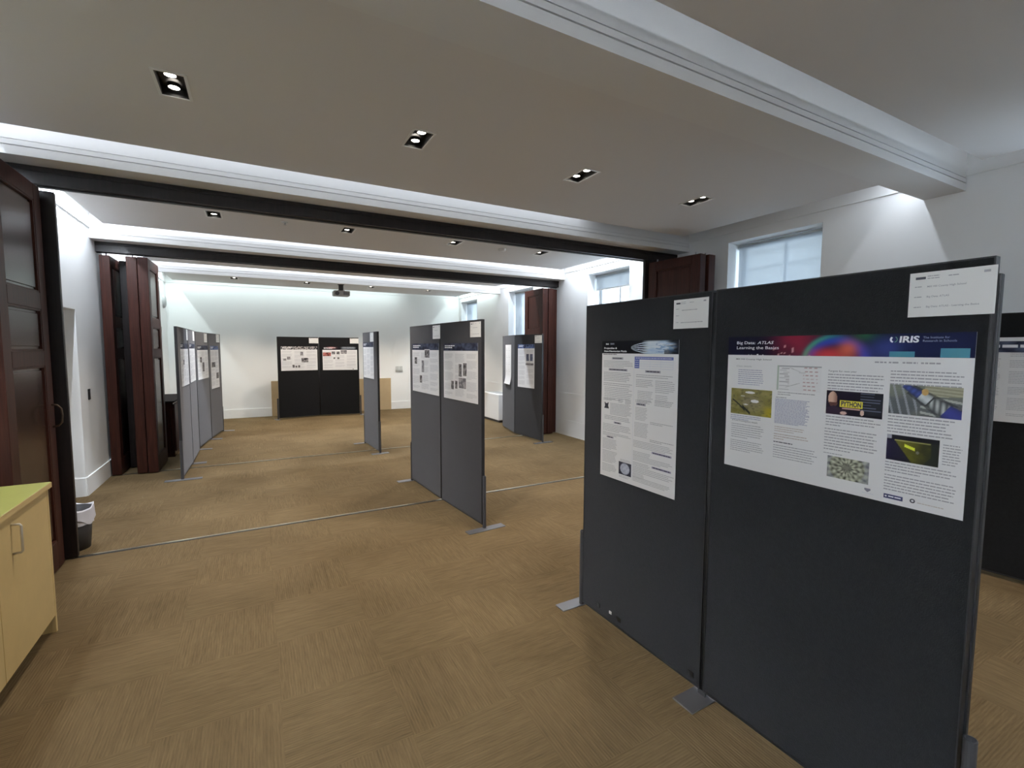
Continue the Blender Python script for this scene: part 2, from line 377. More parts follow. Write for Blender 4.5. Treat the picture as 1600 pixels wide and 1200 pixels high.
# ------------------------------------------------------------------ mahogany folding partition leaves
def leaf(p0, p1, thick, label, zt=2.715, panels=True, handle=False, hangers=True, mat=None, inset=None):
    """leaf whose visible face runs from p0 to p1 (left to right as seen); thickness goes away from the viewer"""
    rz, W = frame2(p0, p1)
    t = thing('partition_leaf', label, 'partition panel', (p0[0], p0[1], .012), rz, 'folded mahogany partition leaves')
    H = zt-.012; sw = min(.115, W*.22)
    zr = [(.0, .20), (1.46, 1.565), (1.85, 1.965), (H-.11, H)]
    m = MB()
    if panels:
        m.box(0, sw, 0, thick, 0, H); m.box(W-sw, W, 0, thick, 0, H)
        for a, b in zr: m.box(sw, W-sw, 0, thick, a, b)
    else: m.box(0, W, 0, thick, 0, H)
    m.build('leaf_frame', mat or WOODR, t, bevel=.004)
    if panels:
        for (a0, a1), (b0, b1) in zip(zr, zr[1:]):
            m = MB(); m.box(sw, W-sw, .018, thick-.018, a1, b0); m.box(sw+.03, W-sw-.03, .012, thick-.012, a1+.03, b0-.03); pn = m.build('inset_panel', inset or WOOD, t, bevel=.003)
            mm = MB(); q = .012
            for x0, x1, z0, z1 in ((sw, sw+q, a1, b0), (W-sw-q, W-sw, a1, b0), (sw+q, W-sw-q, a1, a1+q), (sw+q, W-sw-q, b0-q, b0)): mm.box(x0, x1, .004, .018, z0, z1)
            mm.build('panel_molding', WOODR, pn)
    if hangers:
        for x in (.1, W-.1):
            m = MB(); m.tube([(x, thick/2, H), (x, thick/2, H+.036)], .008); m.build('hanger', STEEL, t)
    if handle:
        m = MB(); x = W-.05; m.tube([(x, 0, 1.02), (x, -.03, 1.025), (x, -.05, 1.05), (x, -.055, 1.10), (x, -.05, 1.15), (x, -.03, 1.175), (x, 0, 1.18)], .0065); m.build('pull_handle', plain('dark_bronze', (.10,.07,.05), .4, metal=.8), t, smooth=True)
    return t
leaf((-1.29, 3.80), (-1.30, 4.55), .09, 'mahogany leaf with pull handle at the left edge, behind the maple cabinet', handle=True)
leaf((-1.635, 4.62), (-1.243, 4.62), .035, 'dark plain mahogany leaf across the left end of the near floor track', panels=False, mat=WOODH)
leaf((-1.53, 7.42), (-1.53, 8.10), .10, 'left mahogany leaf seen edge-on behind the black switch wall')
leaf((-1.39, 7.80), (-1.39, 8.10), .125, 'dark filler added to shade the gap of the left stack at the far track', panels=False, mat=WOODH)  # block added to keep the gap between the leaves black
leaf((-1.265, 7.38), (-1.262, 8.08), .105, 'middle mahogany leaf of the left stack at the far floor track')
leaf((-1.15, 7.36), (-1.147, 8.06), .105, 'outer mahogany leaf of the left stack, its panels facing the left boards')
leaf((4.505, 4.58), (4.565, 3.82), .10, 'mahogany leaf with its panelled face above the left poster of the nearest board', inset=WOODR)
leaf((4.69, 4.50), (4.70, 3.81), .11, 'mahogany leaf folded behind another, beside the near window blind', inset=WOODR)
leaf((4.472, 4.61), (4.99, 4.61), .04, 'dark plain mahogany leaf across the right end of the near floor track', zt=2.75, panels=False, hangers=False, mat=WOODH)
leaf((4.64, 8.02), (4.64, 7.36), .115, 'panelled mahogany leaf rising behind the board with the curling sheet', inset=WOODR)
leaf((4.765, 8.02), (4.765, 7.355), .115, 'reddish mahogany leaf edge next to the right wall at the far track')
leaf((4.89, 7.43), (5.0, 7.43), .09, 'narrow mahogany jamb leaf against the right wall at the far track', panels=False)

# ------------------------------------------------------------------ display boards
ZB0, ZB1 = .03, 1.857
def board(pts, label, feet, tube_h=.475, holes=False, mid_foot=False, gap=.009, end_strip=False):
    """freestanding board of one or two felt panels; pts run left to right as seen"""
    t = thing('display_board', label, 'display board', (pts[0][0], pts[0][1], 0))
    ox, oy = pts[0]
    def TR(p, rz):
        c, s = math.cos(rz), math.sin(rz)
        return lambda x, y, z: (p[0]-ox+c*x-s*y, p[1]-oy+s*x+c*y, z)
    n = len(pts)-1
    for i in range(n):
        rz, W = frame2(pts[i], pts[i+1]); f = TR(pts[i], rz)
        a = gap if i else .004; b = W-gap if i < n-1 else W-.004
        m = MB(f); m.box(a+.004, b-.004, .002, .030, ZB0+.010, ZB1-.004); pn = m.build('felt_panel', FABRIC, t)
        m = MB(f); m.box(a, a+.004, 0.0005, .032, ZB0, ZB1); m.box(b-.004, b, 0.0005, .032, ZB0, ZB1); m.box(a+.004, b-.004, .0005, .032, ZB1-.004, ZB1); m.box(a+.004, b-.004, .0005, .032, ZB0, ZB0+.010)
        m.build('edge_trim', EDGE, pn)
        if holes and i == 0:
            for u, z, w, h, mt, nm in ((.158, .085, .022, .024, DARKGAP, 'fixing_tab'), (.262, .090, .018, .016, PAPER, 'fixing_tab'), (.333, .086, .034, .022, DARKGAP, 'fixing_tab'), (.822, .075, .030, .024, DARKGAP, 'fixing_tab')):
                m = MB(f); m.box(u-w/2, u+w/2, -.002, .002, z-h/2, z+h/2); o = m.build(nm, mt, pn)
                o['label'] = 'white tab' if mt is PAPER else 'black tab'
    if n == 2:
        rz, W = frame2(pts[0], pts[2]); f = TR(pts[1], rz); m = MB(f)
        m.tube([(-.0045, .012, ZB0), (-.0045, .012, ZB1-.01)], .0075, 8); m.tube([(.0045, .012, ZB0), (.0045, .012, ZB1-.01)], .0075, 8)
        m.build('hinge_post', DARKGAP, t, smooth=True)
    if end_strip:
        rz, W = frame2(pts[-2], pts[-1]); m = MB(TR(pts[-1], rz)); m.box(-.014, .002, .033, .056, ZB0, ZB1-.045); m.build('end_connector', EDGE, t, bevel=.003)
    for at, fw0, fw1 in feet:
        i = min(at, n-1); rz, W = frame2(pts[i], pts[i+1]); f = TR(pts[at], rz)
        s = -1 if at == 0 else (1 if at == n else 0)
        m = MB(f); x = s*.042
        m.box(x-.042 if s else -.055, x+.042 if s else .055, -fw0, fw1, .0, .007); m.build('foot_plate', FOOT, t, bevel=.002)
        if s:
            m = MB(f); m.lathe((s*.018, .015, 0), [(.0165, .006), (.0165, tube_h), (.013, tube_h), (.013, tube_h-.12), (.0, tube_h-.12)], 16); m.build('foot_tube', DGREY, t, smooth=False)
        else:
            m = MB(f); m.box(-.02, .02, .0035, .03, .007, ZB0); m.build('foot_bracket', DGREY, t)
    return t
BN = [(1.733, 2.265), (1.7515, 1.385), (1.770, .505)]
BM = [(1.60, 5.474), (1.652, 4.58), (1.722, 3.72)]
BL1 = [(-.825, 6.86), (-.812, 7.72), (-.815, 8.58)]
BL2 = [(-.832, 8.80), (-.73, 9.66), (-.60, 10.5)]
BF = [(.405, 11.66), (1.285, 11.84), (2.16, 11.66)]
BT = [(1.555, 8.05), (1.6, 7.20)]
BR = [(4.40, 8.49), (4.20, 7.62), (4.25, 6.75)]
BX = [(4.36, 2.58), (4.47, 1.70), (4.58, .82)]
board(BN, 'largest dark felt display board nearest the camera, with black and silver foot plates', [(0, .14, .16), (1, .125, .15), (2, .14, .16)], holes=True, end_strip=True)
board(BM, 'grey felt double board in the middle of the room crossing the near floor track', [(0, .16, .19), (2, .17, .20)])
board(BL1, 'left double board standing across the far floor track beside the mahogany leaves', [(0, .19, .19), (1, .15, .15)])
board(BL2, 'left double board beyond the far floor track, closer to the back wall', [(0, .17, .19), (1, .15, .15), (2, .17, .19)])
board(BF, 'black double board facing the camera in front of the back wall', [(0, .10, .12), (2, .10, .12)])
board(BT, 'narrow single felt board seen almost edge-on, next to the far black board', [(0, .17, .19), (1, .12, .14)], tube_h=.49)
board(BR, 'double board bent at its joint, in front of the right mahogany leaves', [(2, .17, .19)])
board(BX, 'dark felt board at the right frame edge behind the nearest board', [(0, .15, .17), (2, .15, .17)])

# ------------------------------------------------------------------ paper: posters and cards
class Sheet:
    """things printed on paper, in (u, z) of a board panel; a layer is .25 mm"""
    def __init__(s, pts, i, u0, u1, z0, z1, name, label, cat, group=None):
        p0, p1 = pts[i], pts[i+1]; rz, W = frame2(p0, p1); s.u0, s.z0, s.u1, s.z1 = u0, z0, u1, z1
        n = (math.sin(rz), -math.cos(rz)); off = .0004
        s.t = thing(name, label, cat, (p0[0]+math.cos(rz)*u0+n[0]*off, p0[1]+math.sin(rz)*u0+n[1]*off, z0), rz, group)
    def tr(s, ly): return lambda u, y, z: (u-s.u0, -.0012-.0003*ly+y, z-s.z0)
    def sheet(s, mat=PAPER, z1=None):
        m = MB(lambda u, y, z: (u-s.u0, y, z-s.z0)); m.box(s.u0, s.u1, -.0012, .0, s.z0, s.z1); s.sh = m.build('sheet', mat, s.t); return s.sh
    def rects(s, name, rs, mat, ly=1, parent=None):
        m = MB(s.tr(ly))
        for a, b, z0, z1 in rs: m.poly([(a, 0, z0), (b, 0, z0), (b, 0, z1), (a, 0, z1)])
        return m.build(name, mat, parent or s.t)
    def polys(s, name, ps, mat, ly=1):
        m = MB(s.tr(ly))
        for p in ps: m.poly([(a, 0, z) for a, z in p])
        return m.build(name, mat, s.t)
    def text_lines(s, blocks, mat=INK, name='printed_text', ly=1):
        """blocks: (u0, u1, ztop, lines, pitch, height, last-line share)"""
        for a, b, zt, n, pit, h, last in blocks:
            rs = []
            for k in range(n):
                u = a; e = a+(b-a)*(last if k == n-1 else random.uniform(.86, 1.0)); z = zt-k*pit
                while u < e:
                    w = h*random.uniform(1.2, 5.0); w = min(w, e-u)
                    if w > .001: rs.append((u, u+w, z-h, z))
                    u += w+h*.55
            o = s.rects(name, rs, mat, ly)
        return o
    def picture(s, name, a, b, z0, z1, nx, nz, fn, ly=1, label=None):
        m = MB(s.tr(ly)); me_v = []
        V = [(a+(b-a)*i/nx, z0+(z1-z0)*j/nz) for j in range(nz+1) for i in range(nx+1)]
        f = s.tr(ly); m.v = [f(u, 0, z) for u, z in V]
        for j in range(nz):
            for i in range(nx):
                q = j*(nx+1)+i; m.f.append((q, q+1, q+nx+2, q+nx+1)); m.m.append(0)
        o = m.build(name, PRINT, s.t, label=label); at = o.data.color_attributes.new('ink', 'FLOAT_COLOR', 'POINT')
        for k, (u, z) in enumerate(V):
            c = fn((u-a)/(b-a), (z-z0)/(z1-z0)); at.data[k].color = (*[max(0, min(1, q)) for q in c], 1)
        return o
    def text(s, name, body, u, z, h, mat, ly=2, width=None, shear=0, bold=0):
        cu = bpy.data.curves.new(name, 'FONT'); cu.body = body; cu.size = h/.69; cu.shear = shear; cu.offset = bold*cu.size; cu.resolution_u = 3
        tmp = bpy.data.objects.new('tmp', cu); C.objects.link(tmp); dg = bpy.context.evaluated_depsgraph_get()
        me = bpy.data.meshes.new_from_object(tmp.evaluated_get(dg)); bpy.data.objects.remove(tmp); bpy.data.curves.remove(cu)
        xs = [v.co.x for v in me.vertices]; k = width/(max(xs)-min(xs)) if width else 1; x0 = min(xs); f = s.tr(ly)
        for v in me.vertices: v.co = f(u+(v.co.x-x0)*k, 0, z+v.co.y)
        me.materials.clear(); me.materials.append(mat); me.name = name
        o = bpy.data.objects.new(name, me); C.objects.link(o); o.parent = s.t; return o

def nz2(u, v, s=6, seed=0): return noise.fractal(Vector((u*s+seed, v*s-seed, seed*1.7)), .9, 2.1, 4)
def mixc(a, b, t):
    t = max(0, min(1, t)); return tuple(x+(y-x)*t for x, y in zip(a, b))
def sstep(a, b, x):
    t = max(0, min(1, (x-a)/(b-a))); return t*t*(3-2*t)

# big landscape poster on the nearest board ------------------------------
def nebula(u, v):
    c = lin((14,15,40)); X = u*10.4
    n = nz2(u*10.4, v, .9, 3)
    c = mixc(c, lin((150,38,62)), .85*math.exp(-((X-3.75)/.95)**2)*sstep(-.5, .9, v+.5*n))
    r = math.hypot((X-5.6)/1.25, (v+.25)/1.05)
    c = mixc(c, lin((48,80,190)), .9*math.exp(-((r-.95)/.20)**2)); c = mixc(c, lin((70,190,150)), .85*math.exp(-((r-1.14)/.10)**2)*sstep(6.3, 4.2, X))
    c = mixc(c, lin((225,70,75)), .95*math.exp(-((X-5.3)/.85)**2-((v-.05)/.30)**2)); c = mixc(c, lin((240,120,90)), .9*math.exp(-((X-6.1)/.38)**2-((v-.35)/.34)**2))
    c = mixc(c, lin((45,110,60)), .7*math.exp(-((X-6.75)/.45)**2-((v-.95)/.25)**2)); c = mixc(c, lin((70,85,165)), .6*math.exp(-((X-7.6)/.7)**2-((v-.35)/.5)**2))
    c = mixc(c, lin((15,24,66)), sstep(7.6, 8.6, X)*.9)
    if nz2(u*10.4, v, 5, 9) > .62 and 2.6 < X < 4.6 and v < .6: c = lin((245,190,190))
    return tuple(q*.62 for q in c)
def aerial(u, v):
    n = nz2(u, v, 5, 1); c = mixc(lin((112,104,48)), lin((140,132,84)), .5+n*.7)
    c = mixc(c, lin((152,138,36)), sstep(.72, .95, u)*sstep(.2, .6, .8-v+.3*n)); c = mixc(c, lin((128,118,96)), math.exp(-((u-.5)/.28)**2-((v-.52)/.30)**2)*.9)
    n2 = nz2(u, v, 14, 5); c = mixc(c, lin((60,64,40)), .6*sstep(.15, .6, n2))
    for x, y, w, h, k in ((.48, .87, .12, .045, 1), (.60, .55, .10, .06, 1), (.38, .40, .06, .025, .7), (.30, .72, .05, .02, .6)):
        if ((u-x)/w)**2+((v-y)/h)**2 < 1: c = mixc(c, lin((232,232,236)), k)
    if abs(v-(.55-.9*(u-.05)-1.2*(u-.05)**2)) < .035 and .04 < u < .36: c = lin((20,24,22))
    if abs(v-(.32-1.3*(u-.30))) < .05 and .30 < u < .50: c = lin((28,32,28))
    return c
def collider(u, v):
    c = mixc(lin((82,86,88)), lin((120,124,112)), sstep(.3, .9, v)+.3*nz2(u, v, 4, 2))
    if v > .70-.12*(1-u) and u > .5: c = mixc(lin((128,126,104)), lin((176,174,150)), abs(math.sin(30*(v+.15*u))))
    if u > .45 and v < .62 and abs(math.sin(17*(v+.32*u))) > .80: c = mixc(c, lin((202,204,196)), .7)
    if u < .42 and abs(math.sin(15*(v*.22+u*1.7))) > .90: c = mixc(c, lin((176,180,186)), .6)
    X, Y = u*1.9-.50, v-.93; L = .822*X-.569*Y; T = .569*X+.822*Y; r = .10+.10*L
    if abs(T) < r and L > -.12:
        sh = math.cos(T/r*1.4)
        if L < .42: c = mixc(lin((20,26,52)), lin((72,86,150)), sh*(.75+.25*math.sin(40*L)))
        elif L < .72: c = mixc(lin((100,106,110)), lin((216,222,224)), sh)
        elif L < .77: c = lin((44,46,48))
        elif L < 1.22: c = mixc(lin((40,44,46)), lin((200,204,202)), sh*(.55+.45*math.sin(34*L+22*T)))
        else: c = mixc(lin((24,28,70)), lin((56,62,130)), sh)
    elif abs(T) < r+.07 and L > .1: c = mixc(c, lin((26,28,32)), .8)
    if ((u-.51)/.05)**2+((v-.80)/.11)**2 < 1: c = lin((196,160,100))
    return mixc(c, (0, 0, 0), .10+.1*nz2(u, v, 20, 7))
def pybanner(u, v):
    c = mixc(lin((22,14,30)), lin((14,14,22)), u)
    if u > .62 and .1 < v < .96:
        c = lin((26,27,34))
        if abs(((v*9) % 1)-.5) < .16 and v > .25 and u < .62+.36*(.4+.6*abs(math.sin(int(v*9)*2.3))): c = lin((92,96,112))
    if ((u-.12)/.085)**2+((v-.66)/.30)**2 < 1: c = mixc(lin((214,178,158)), lin((150,112,98)), sstep(.1, .2, u))
    if ((u-.135)/.075)**2+((v-.47)/.16)**2 < 1 and v < .52: c = lin((88,58,50))
    if v < .38-abs(u-.15)*.9 and u < .40: c = lin((38,26,40))
    for x, y, w, h in ((.33, .09, .06, .07), (.66, .17, .035, .11)):
        if ((u-x)/w)**2+((v-y)/h)**2 < 1: c = lin((218,186,172))
    return c
def event(u, v):
    c = mixc(lin((24,20,40)), lin((26,28,22)), u)
    if v > .82: c = mixc(lin((30,28,34)), lin((12,12,16)), u); 
    if v > .84 and u < .10: c = lin((170,170,180))
    if v < .80 and v > .80-3.2*max(0, u-.16) and v > .80-1.6*max(0, .95-u)*0-.95 and v > 2.1*(u-.42)-.62 and u < .86 and v > (.80-(u-.16)*2.3):
        c = mixc(lin((86,84,30)), lin((44,44,24)), sstep(.3, .85, u)+.3*nz2(u, v, 8, 4))
    if abs((v-.58)+.55*(u-.46)) < .055 and .36 < u < .56: c = lin((214,222,70))
    if abs(v-.80) < .02 and .16 < u < .84: c = lin((150,146,90))
    if ((u-.61)/.03)**2+((v-.42)/.06)**2 < 1: c = lin((110,110,104))
    return c
def detector(u, v):
    a = math.atan2(v-.56, (u-.48)*1.7); r = math.hypot((u-.48)*1.7, v-.56)
    k = .5+.5*math.sin(a*16)*sstep(.05, .25, r); k2 = .5+.5*math.sin(r*26+math.sin(a*8)*1.5)
    c = mixc(lin((66,66,56)), lin((196,198,176)), .55*k+.45*k2+.4*nz2(u, v, 9, 6))
    if r < .22: c = mixc(lin((40,38,36)), c, .35+r)
    if r < .10: c = lin((118,116,106))
    if r > .72: c = mixc(c, lin((120,122,146)), .4)
    return c

p = Sheet(BN, 1, .078, .850, 1.111, 1.652, 'poster', 'large landscape science poster with colourful nebula banner, right half of the nearest board', 'poster')
p.sheet()
p.picture('header_banner', .078, .850, 1.5785, 1.652, 130, 16, nebula, 1, 'dark navy banner with red, green and blue glow')
p.text('title', 'Big Data: ', .117, 1.6225, .0112, TEXTW, 2, width=.080, bold=.007); p.text('title', 'ATLAS', .206, 1.6225, .0112, TEXTW, 2, width=.066, shear=.25, bold=.007)
p.text('title', 'Learning the Basics', .117, 1.6025, .0112, TEXTW, 2, width=.176, bold=.007)
p.text('logo_lettering', 'IRIS', .672, 1.6245, .0185, TEXTW, 2, width=.050, bold=.035, shear=.08)
def arc(cx, cz, r0, r1, a0, a1, k=1.0, n=18):
    o = [(cx+r1*math.cos(a0+(a1-a0)*i/n), cz+k*r1*math.sin(a0+(a1-a0)*i/n)) for i in range(n+1)]
    return o+[(cx+(r0+(r1-r0)*.0)*math.cos(a1-(a1-a0)*i/n)+.0015, cz+k*r0*math.sin(a1-(a1-a0)*i/n)) for i in range(n+1)]
p.polys('logo_mark', [arc(.6575, 1.6335, .0065, .0105, 2.2, 4.4)], TEXTW, 2); p.polys('logo_mark', [arc(.6575, 1.6335, .0065, .0100, 4.9, 7.4)], plain('logo_green_ink', (.10,.25,.16), .5), 2)
p.text('subtitle', 'The Institute for', .731, 1.6355, .0062, plain('pale_lettering', (.34,.38,.46), .5), 2, width=.062)
p.text('subtitle', 'Research in Schools', .731, 1.6255, .0062, plain('pale_lettering', (.34,.38,.46), .5), 2, width=.078)
p.rects('teal_box', [(.648, .713, 1.5788, 1.596)], TEAL, 2); p.rects('teal_box', [(.774, .839, 1.5788, 1.606)], TEAL, 2)
p.rects('title_fragments', [(.168, .173, 1.5790, 1.5805), (.181, .184, 1.5790, 1.581), (.205, .212, 1.5790, 1.5830), (.228, .233, 1.579, 1.581)], TEXTW, 2)
p.text('byline', 'Mill Hill County High School', .116, 1.5590, .0056, INKD, 1, width=.150, bold=.007)
p.text_lines([(.610, .642, 1.5635, 1, .01, .0048, 1), (.648, .676, 1.5635, 1, .01, .0048, 1), (.684, .722, 1.5635, 1, .01, .0048, 1), (.730, .776, 1.5635, 1, .01, .0048, 1)], INK)
p.text('heading', 'Class details', .119, 1.530, .0060, INK, 1, width=.066)
p.text_lines([(.128, .245, 1.519, 8, .0083, .0028, .8)], INKB)
p.picture('photo', .0995, .2745, 1.3345, 1.4405, 110, 66, aerial, 1, 'aerial picture of fields and white buildings')
p.text_lines([(.100, .245, 1.329, 3, .0075, .0030, .55)], INKB)
p.text('heading', 'ATLAS Investigation details', .107, 1.304, .0060, INKD, 1, width=.113)
p.text_lines([(.106, .252, 1.293, 7, .0090, .0027, .5), (.104, .252, 1.224, 6, .0082, .0027, .6)], INK)
def diag(u, v):
    c = (.80, .80, .81); n = nz2(u, v, 9, 4)
    if v > .94: c = lin((170,172,176))
    if .06 < u < .30 and abs(((v*13) % 1)-.5) < .2 and v < .9 and math.sin(int(v*13)*3.3+u*9) > -.4: c = lin((178,176,180))
    if u < .05: c = lin((176,188,176))
    if abs(v-(.92-.75*(u-.3)*.9)) < .012 and .3 < u < .55 or abs(v-(.12+.75*(u-.2)*.8)) < .012 and .2 < u < .55 or abs(v-.72) < .01 and .5 < u < .66: c = lin((188,188,188))
    if .60 < u < .92 and abs(((v*7) % 1)-.5) < .13 and math.sin(u*60+int(v*7)) > -.5: c = lin((190,160,160))
    return c
p.picture('diagram', .291, .450, 1.447, 1.541, 60, 48, diag, 1)
p.text_lines([(.296, .436, 1.440, 2, .008, .0030, .35), (.290, .330, 1.420, 1, .01, .0032, 1)], INK)
p.text_lines([(.288, .418, 1.413, 22, .0044, .0024, .7)], INKB)
p.text_lines([(.290, .412, 1.306, 3, .008, .0026, .6), (.288, .416, 1.278, 3, .009, .0030, .3)], INKR)
p.text_lines([(.288, .362, 1.2475, 1, .01, .0036, 1)], INKD); p.text_lines([(.288, .452, 1.234, 6, .0092, .0028, .9)], INK)
p.text('heading', 'Targets for next year', .472, 1.5245, .0058, INKD, 1, width=.088)
p.text_lines([(.472, .640, 1.517, 6, .0098, .0036, .9), (.472, .640, 1.370, 4, .0098, .0036, .28), (.470, .640, 1.326, 8, .0102, .0036, .5), (.470, .530, 1.2395, 1, .01, .0026, 1)], INK)
p.picture('photo', .4705, .6395, 1.377, 1.4595, 96, 48, pybanner, 1, 'dark banner picture with a bald bearded man and yellow word')
p.rects('yellow_plate', [(.514, .583, 1.405, 1.428)], YEL, 2); p.text('plate_lettering', 'PYTHON', .518, 1.4085, .0160, INKD, 3, width=.061, bold=.04)
p.rects('pink_strip', [(.522, .576, 1.398, 1.403)], plain('pink_ink', (.45,.28,.28), .5), 2)
p.text_lines([(.655, .832, 1.536, 5, .0100, .0036, .97), (.655, .820, 1.394, 6, .0098, .0036, .97), (.795, .838, 1.324, 8, .0082, .0030, .7), (.655, .836, 1.246, 4, .0093, .0034, .5), (.655, .838, 1.204, 6, .0093, .0034, .95)], INK)
p.picture('photo', .655, .831, 1.4005, 1.4925, 100, 56, collider, 1, 'picture of a silver and blue accelerator tube')
p.picture('photo', .656, .787, 1.2525, 1.334, 80, 48, event, 1, 'dark picture with a green cone')
p.picture('photo', .4845, .612, 1.1555, 1.230, 96, 56, detector, 1, 'picture of a round detector seen head-on')
p.rects('logo_plate', [(.6565, .707, 1.1265, 1.1405)], plain('indigo_ink', (.03,.035,.12), .5), 1); p.text_lines([(.669, .702, 1.136, 1, .01, .004, 1)], TEXTW, 'logo_text', 2); p.polys('logo_dot', [[(.6625+.003*math.cos(q*.7), 1.1335+.003*math.sin(q*.7)) for q in range(9)]], TEXTW, 2)
ring = lambda cx, cz, r, n=16: [(cx+r*math.cos(2*math.pi*q/n), cz+r*math.sin(2*math.pi*q/n)) for q in range(n)]
p.polys('round_logo', [ring(.7315, 1.1355, .0068)], INKD, 1); p.polys('round_logo_center', [ring(.7315, 1.1358, .0033)], PAPER, 2); p.text_lines([(.744, .806, 1.134, 1, .01, .0022, 1)], INKR)
p.polys('shield_logo', [[(.602, 1.1435), (.6195, 1.1435), (.6195, 1.138), (.611, 1.131), (.602, 1.138)]], plain('grey_violet_ink', (.20,.19,.24), .5), 1); p.text_lines([(.596, .628, 1.128, 1, .01, .0014, 1)], PALEB)

# portrait poster on the nearest board ----------------------------------
def splash(u, v):
    c = lin((10,11,18)); X = (u-.42)/.58
    if X > 0:
        w = .46*math.sqrt(min(1, X/.30)) if X < .45 else .46-.10*max(0, X-.75)
        y = v-.46
        if X < .42:
            k = (y/max(w, .01)+1)*3.5
            on = 1 if abs(y) < w and abs(((k*.72) % 1)-.5) < .20 else 0
            c = mixc(c, lin((205,218,232)), on)
        core = sstep(.22, .42, X)*sstep(.95, .70, X+.10*nz2(u, v, 7, 2))*sstep(w+.14, w-.06, abs(y))
        c = mixc(c, mixc(lin((176,200,224)), lin((222,230,238)), .5+nz2(u, v, 6, 8)), core)
        n = nz2(u*2, v, 9, 11)
        if X > .55 and n > .12-.2*(1-X): c = mixc(c, lin((112,150,192)), .75*sstep(1.0, .80, X)*sstep(.5, .2, abs(y+.05)))
        if X > .72 and y < -.05: c = mixc(c, lin((8,14,26)), .8*sstep(.0, .3, -y))
    return c
p = Sheet(BN, 0, .155, .698, .877, 1.6455, 'poster', 'portrait white poster with black banner and white splash, left half of the nearest board', 'poster')
p.sheet()
p.picture('header_banner', .155, .698, 1.5775, 1.6455, 200, 44, splash, 1, 'black banner with a white fan-shaped splash')
p.text('title', 'Projectiles &', .172, 1.6020, .0085, TEXTW, 2, width=.105, bold=.03); p.text('title', 'Non-Newtonian Fluids', .172, 1.5855, .0085, TEXTW, 2, width=.180, bold=.03)
p.text('logo_lettering', 'IRIS', .186, 1.6250, .0075, TEXTW, 2, width=.024, bold=.03); p.text_lines([(.222, .258, 1.633, 2, .005, .0018, .9)], PALEB, 'logo_text', 2)
p.text_lines([(.165, .275, 1.5735, 1, .01, .0034, 1)], INKD, 'byline')
hd = plain('heading_box_ink', (.40,.40,.46), .5); hv = plain('violet_box_ink', (.34,.33,.47), .5)
hs = [(.238, .326, 1.5445, 1.5565), (.212, .360, 1.482, 1.494), (.488, .590, 1.482, 1.494), (.430, .497, 1.309, 1.321), (.262, .320, 1.189, 1.199), (.205, .262, 1.102, 1.1115)]
for q in hs: p.rects('heading_box', [q], hd, 1)
for q in ((.546, .672, 1.073, 1.083), (.548, .672, .998, 1.008)): p.rects('heading_box', [q], hv, 1)
p.text_lines([(a+.008, b-.008, (z0+z1)/2+.0025, 1, .01, .005, 1) for a, b, z0, z1 in hs+[(.546, .672, 1.073, 1.083), (.548, .672, .998, 1.008)]], INKD, 'heading_text', 2)
p.rects('results_table', [(.412, .668, 1.548, 1.5625), (.412, .446, 1.502, 1.548)], BLUE, 1); p.rects('table_grid', [(.446, .668, z, z+.0012) for z in (1.502, 1.514, 1.525, 1.5365)]+[(u, u+.001, 1.502, 1.548) for u in (.52, .59, .667)], PALEB, 1)
p.text_lines([(.42, .66, 1.557, 1, .01, .004, 1)]+[(.416, .442, 1.545-.011*k, 1, .01, .003, 1) for k in range(4)], PALEB, 'table_text', 2)
p.rects('column_rule', [(.4085, .4095, .90, 1.50)], PALEB, 1)
p.text_lines([(.172, .400, 1.536, 5, .0082, .0026, .7), (.172, .400, 1.472, 6, .0090, .0030, .8), (.172, .402, 1.412, 2, .0105, .0030, .9), (.180, .400, 1.389, 8, .0096, .0028, .6), (.295, .335, 1.330, 4, .006, .0024, .8), (.348, .392, 1.332, 5, .006, .0026, .8), (.172, .27, 1.325, 2, .008, .0026, .7),
 (.230, .400, 1.300, 9, .0076, .0026, .8), (.184, .398, 1.228, 3, .0085, .0030, .95), (.172, .398, 1.180, 5, .009, .0028, .6), (.172, .400, 1.132, 3, .0075, .0026, .5), (.172, .292, 1.094, 8, .0078, .0024, .6), (.172, .292, 1.026, 9, .0078, .0024, .7), (.172, .290, .950, 6, .0078, .0024, .6),
 (.318, .398, 1.000, 3, .007, .0022, .6), (.312, .398, .910, 2, .007, .0024, .8),
 (.425, .690, 1.470, 2, .010, .0028, .8), (.425, .545, 1.444, 5, .0086, .0026, .7), (.558, .682, 1.444, 7, .0092, .0026, .7), (.438, .545, 1.385, 8, .0086, .0024, .8), (.560, .640, 1.372, 5, .0086, .0024, .7), (.556, .682, 1.345, 4, .0078, .0028, .8), (.425, .545, 1.337, 2, .0078, .0026, .7), (.425, .510, 1.298, 9, .0078, .0022, .8),
 (.530, .690, 1.232, 2, .0078, .0026, .5), (.420, .520, 1.218, 10, .0078, .0022, .9), (.530, .690, 1.142, 2, .0078, .0028, .5), (.415, .690, 1.122, 5, .0078, .0022, .8), (.415, .540, 1.064, 3, .0078, .0022, .9), (.415, .690, 1.042, 4, .0076, .0022, .7), (.415, .540, 1.006, 3, .0076, .0022, .9), (.415, .690, .982, 4, .0085, .0024, .9), (.415, .500, .948, 4, .007, .0022, .9), (.415, .690, .928, 4, .007, .0022, .8)], INK)
p.polys('figure', [[(.182, 1.301), (.190, 1.301), (.192, 1.296), (.207, 1.296), (.209, 1.301), (.217, 1.301), (.213, 1.283), (.220, 1.267), (.180, 1.267), (.187, 1.283)]], INKD, 1)
def dish(u, v):
    e = ((u-.5)/.36)**2+((v-.50)/.42)**2
    return mixc(lin((196,200,212)), lin((168,172,188)), nz2(u, v, 5, 3)+.4) if e < 1 else (lin((120,122,136)) if e < 1.18 else mixc(lin((40,40,54)), lin((66,66,78)), v))
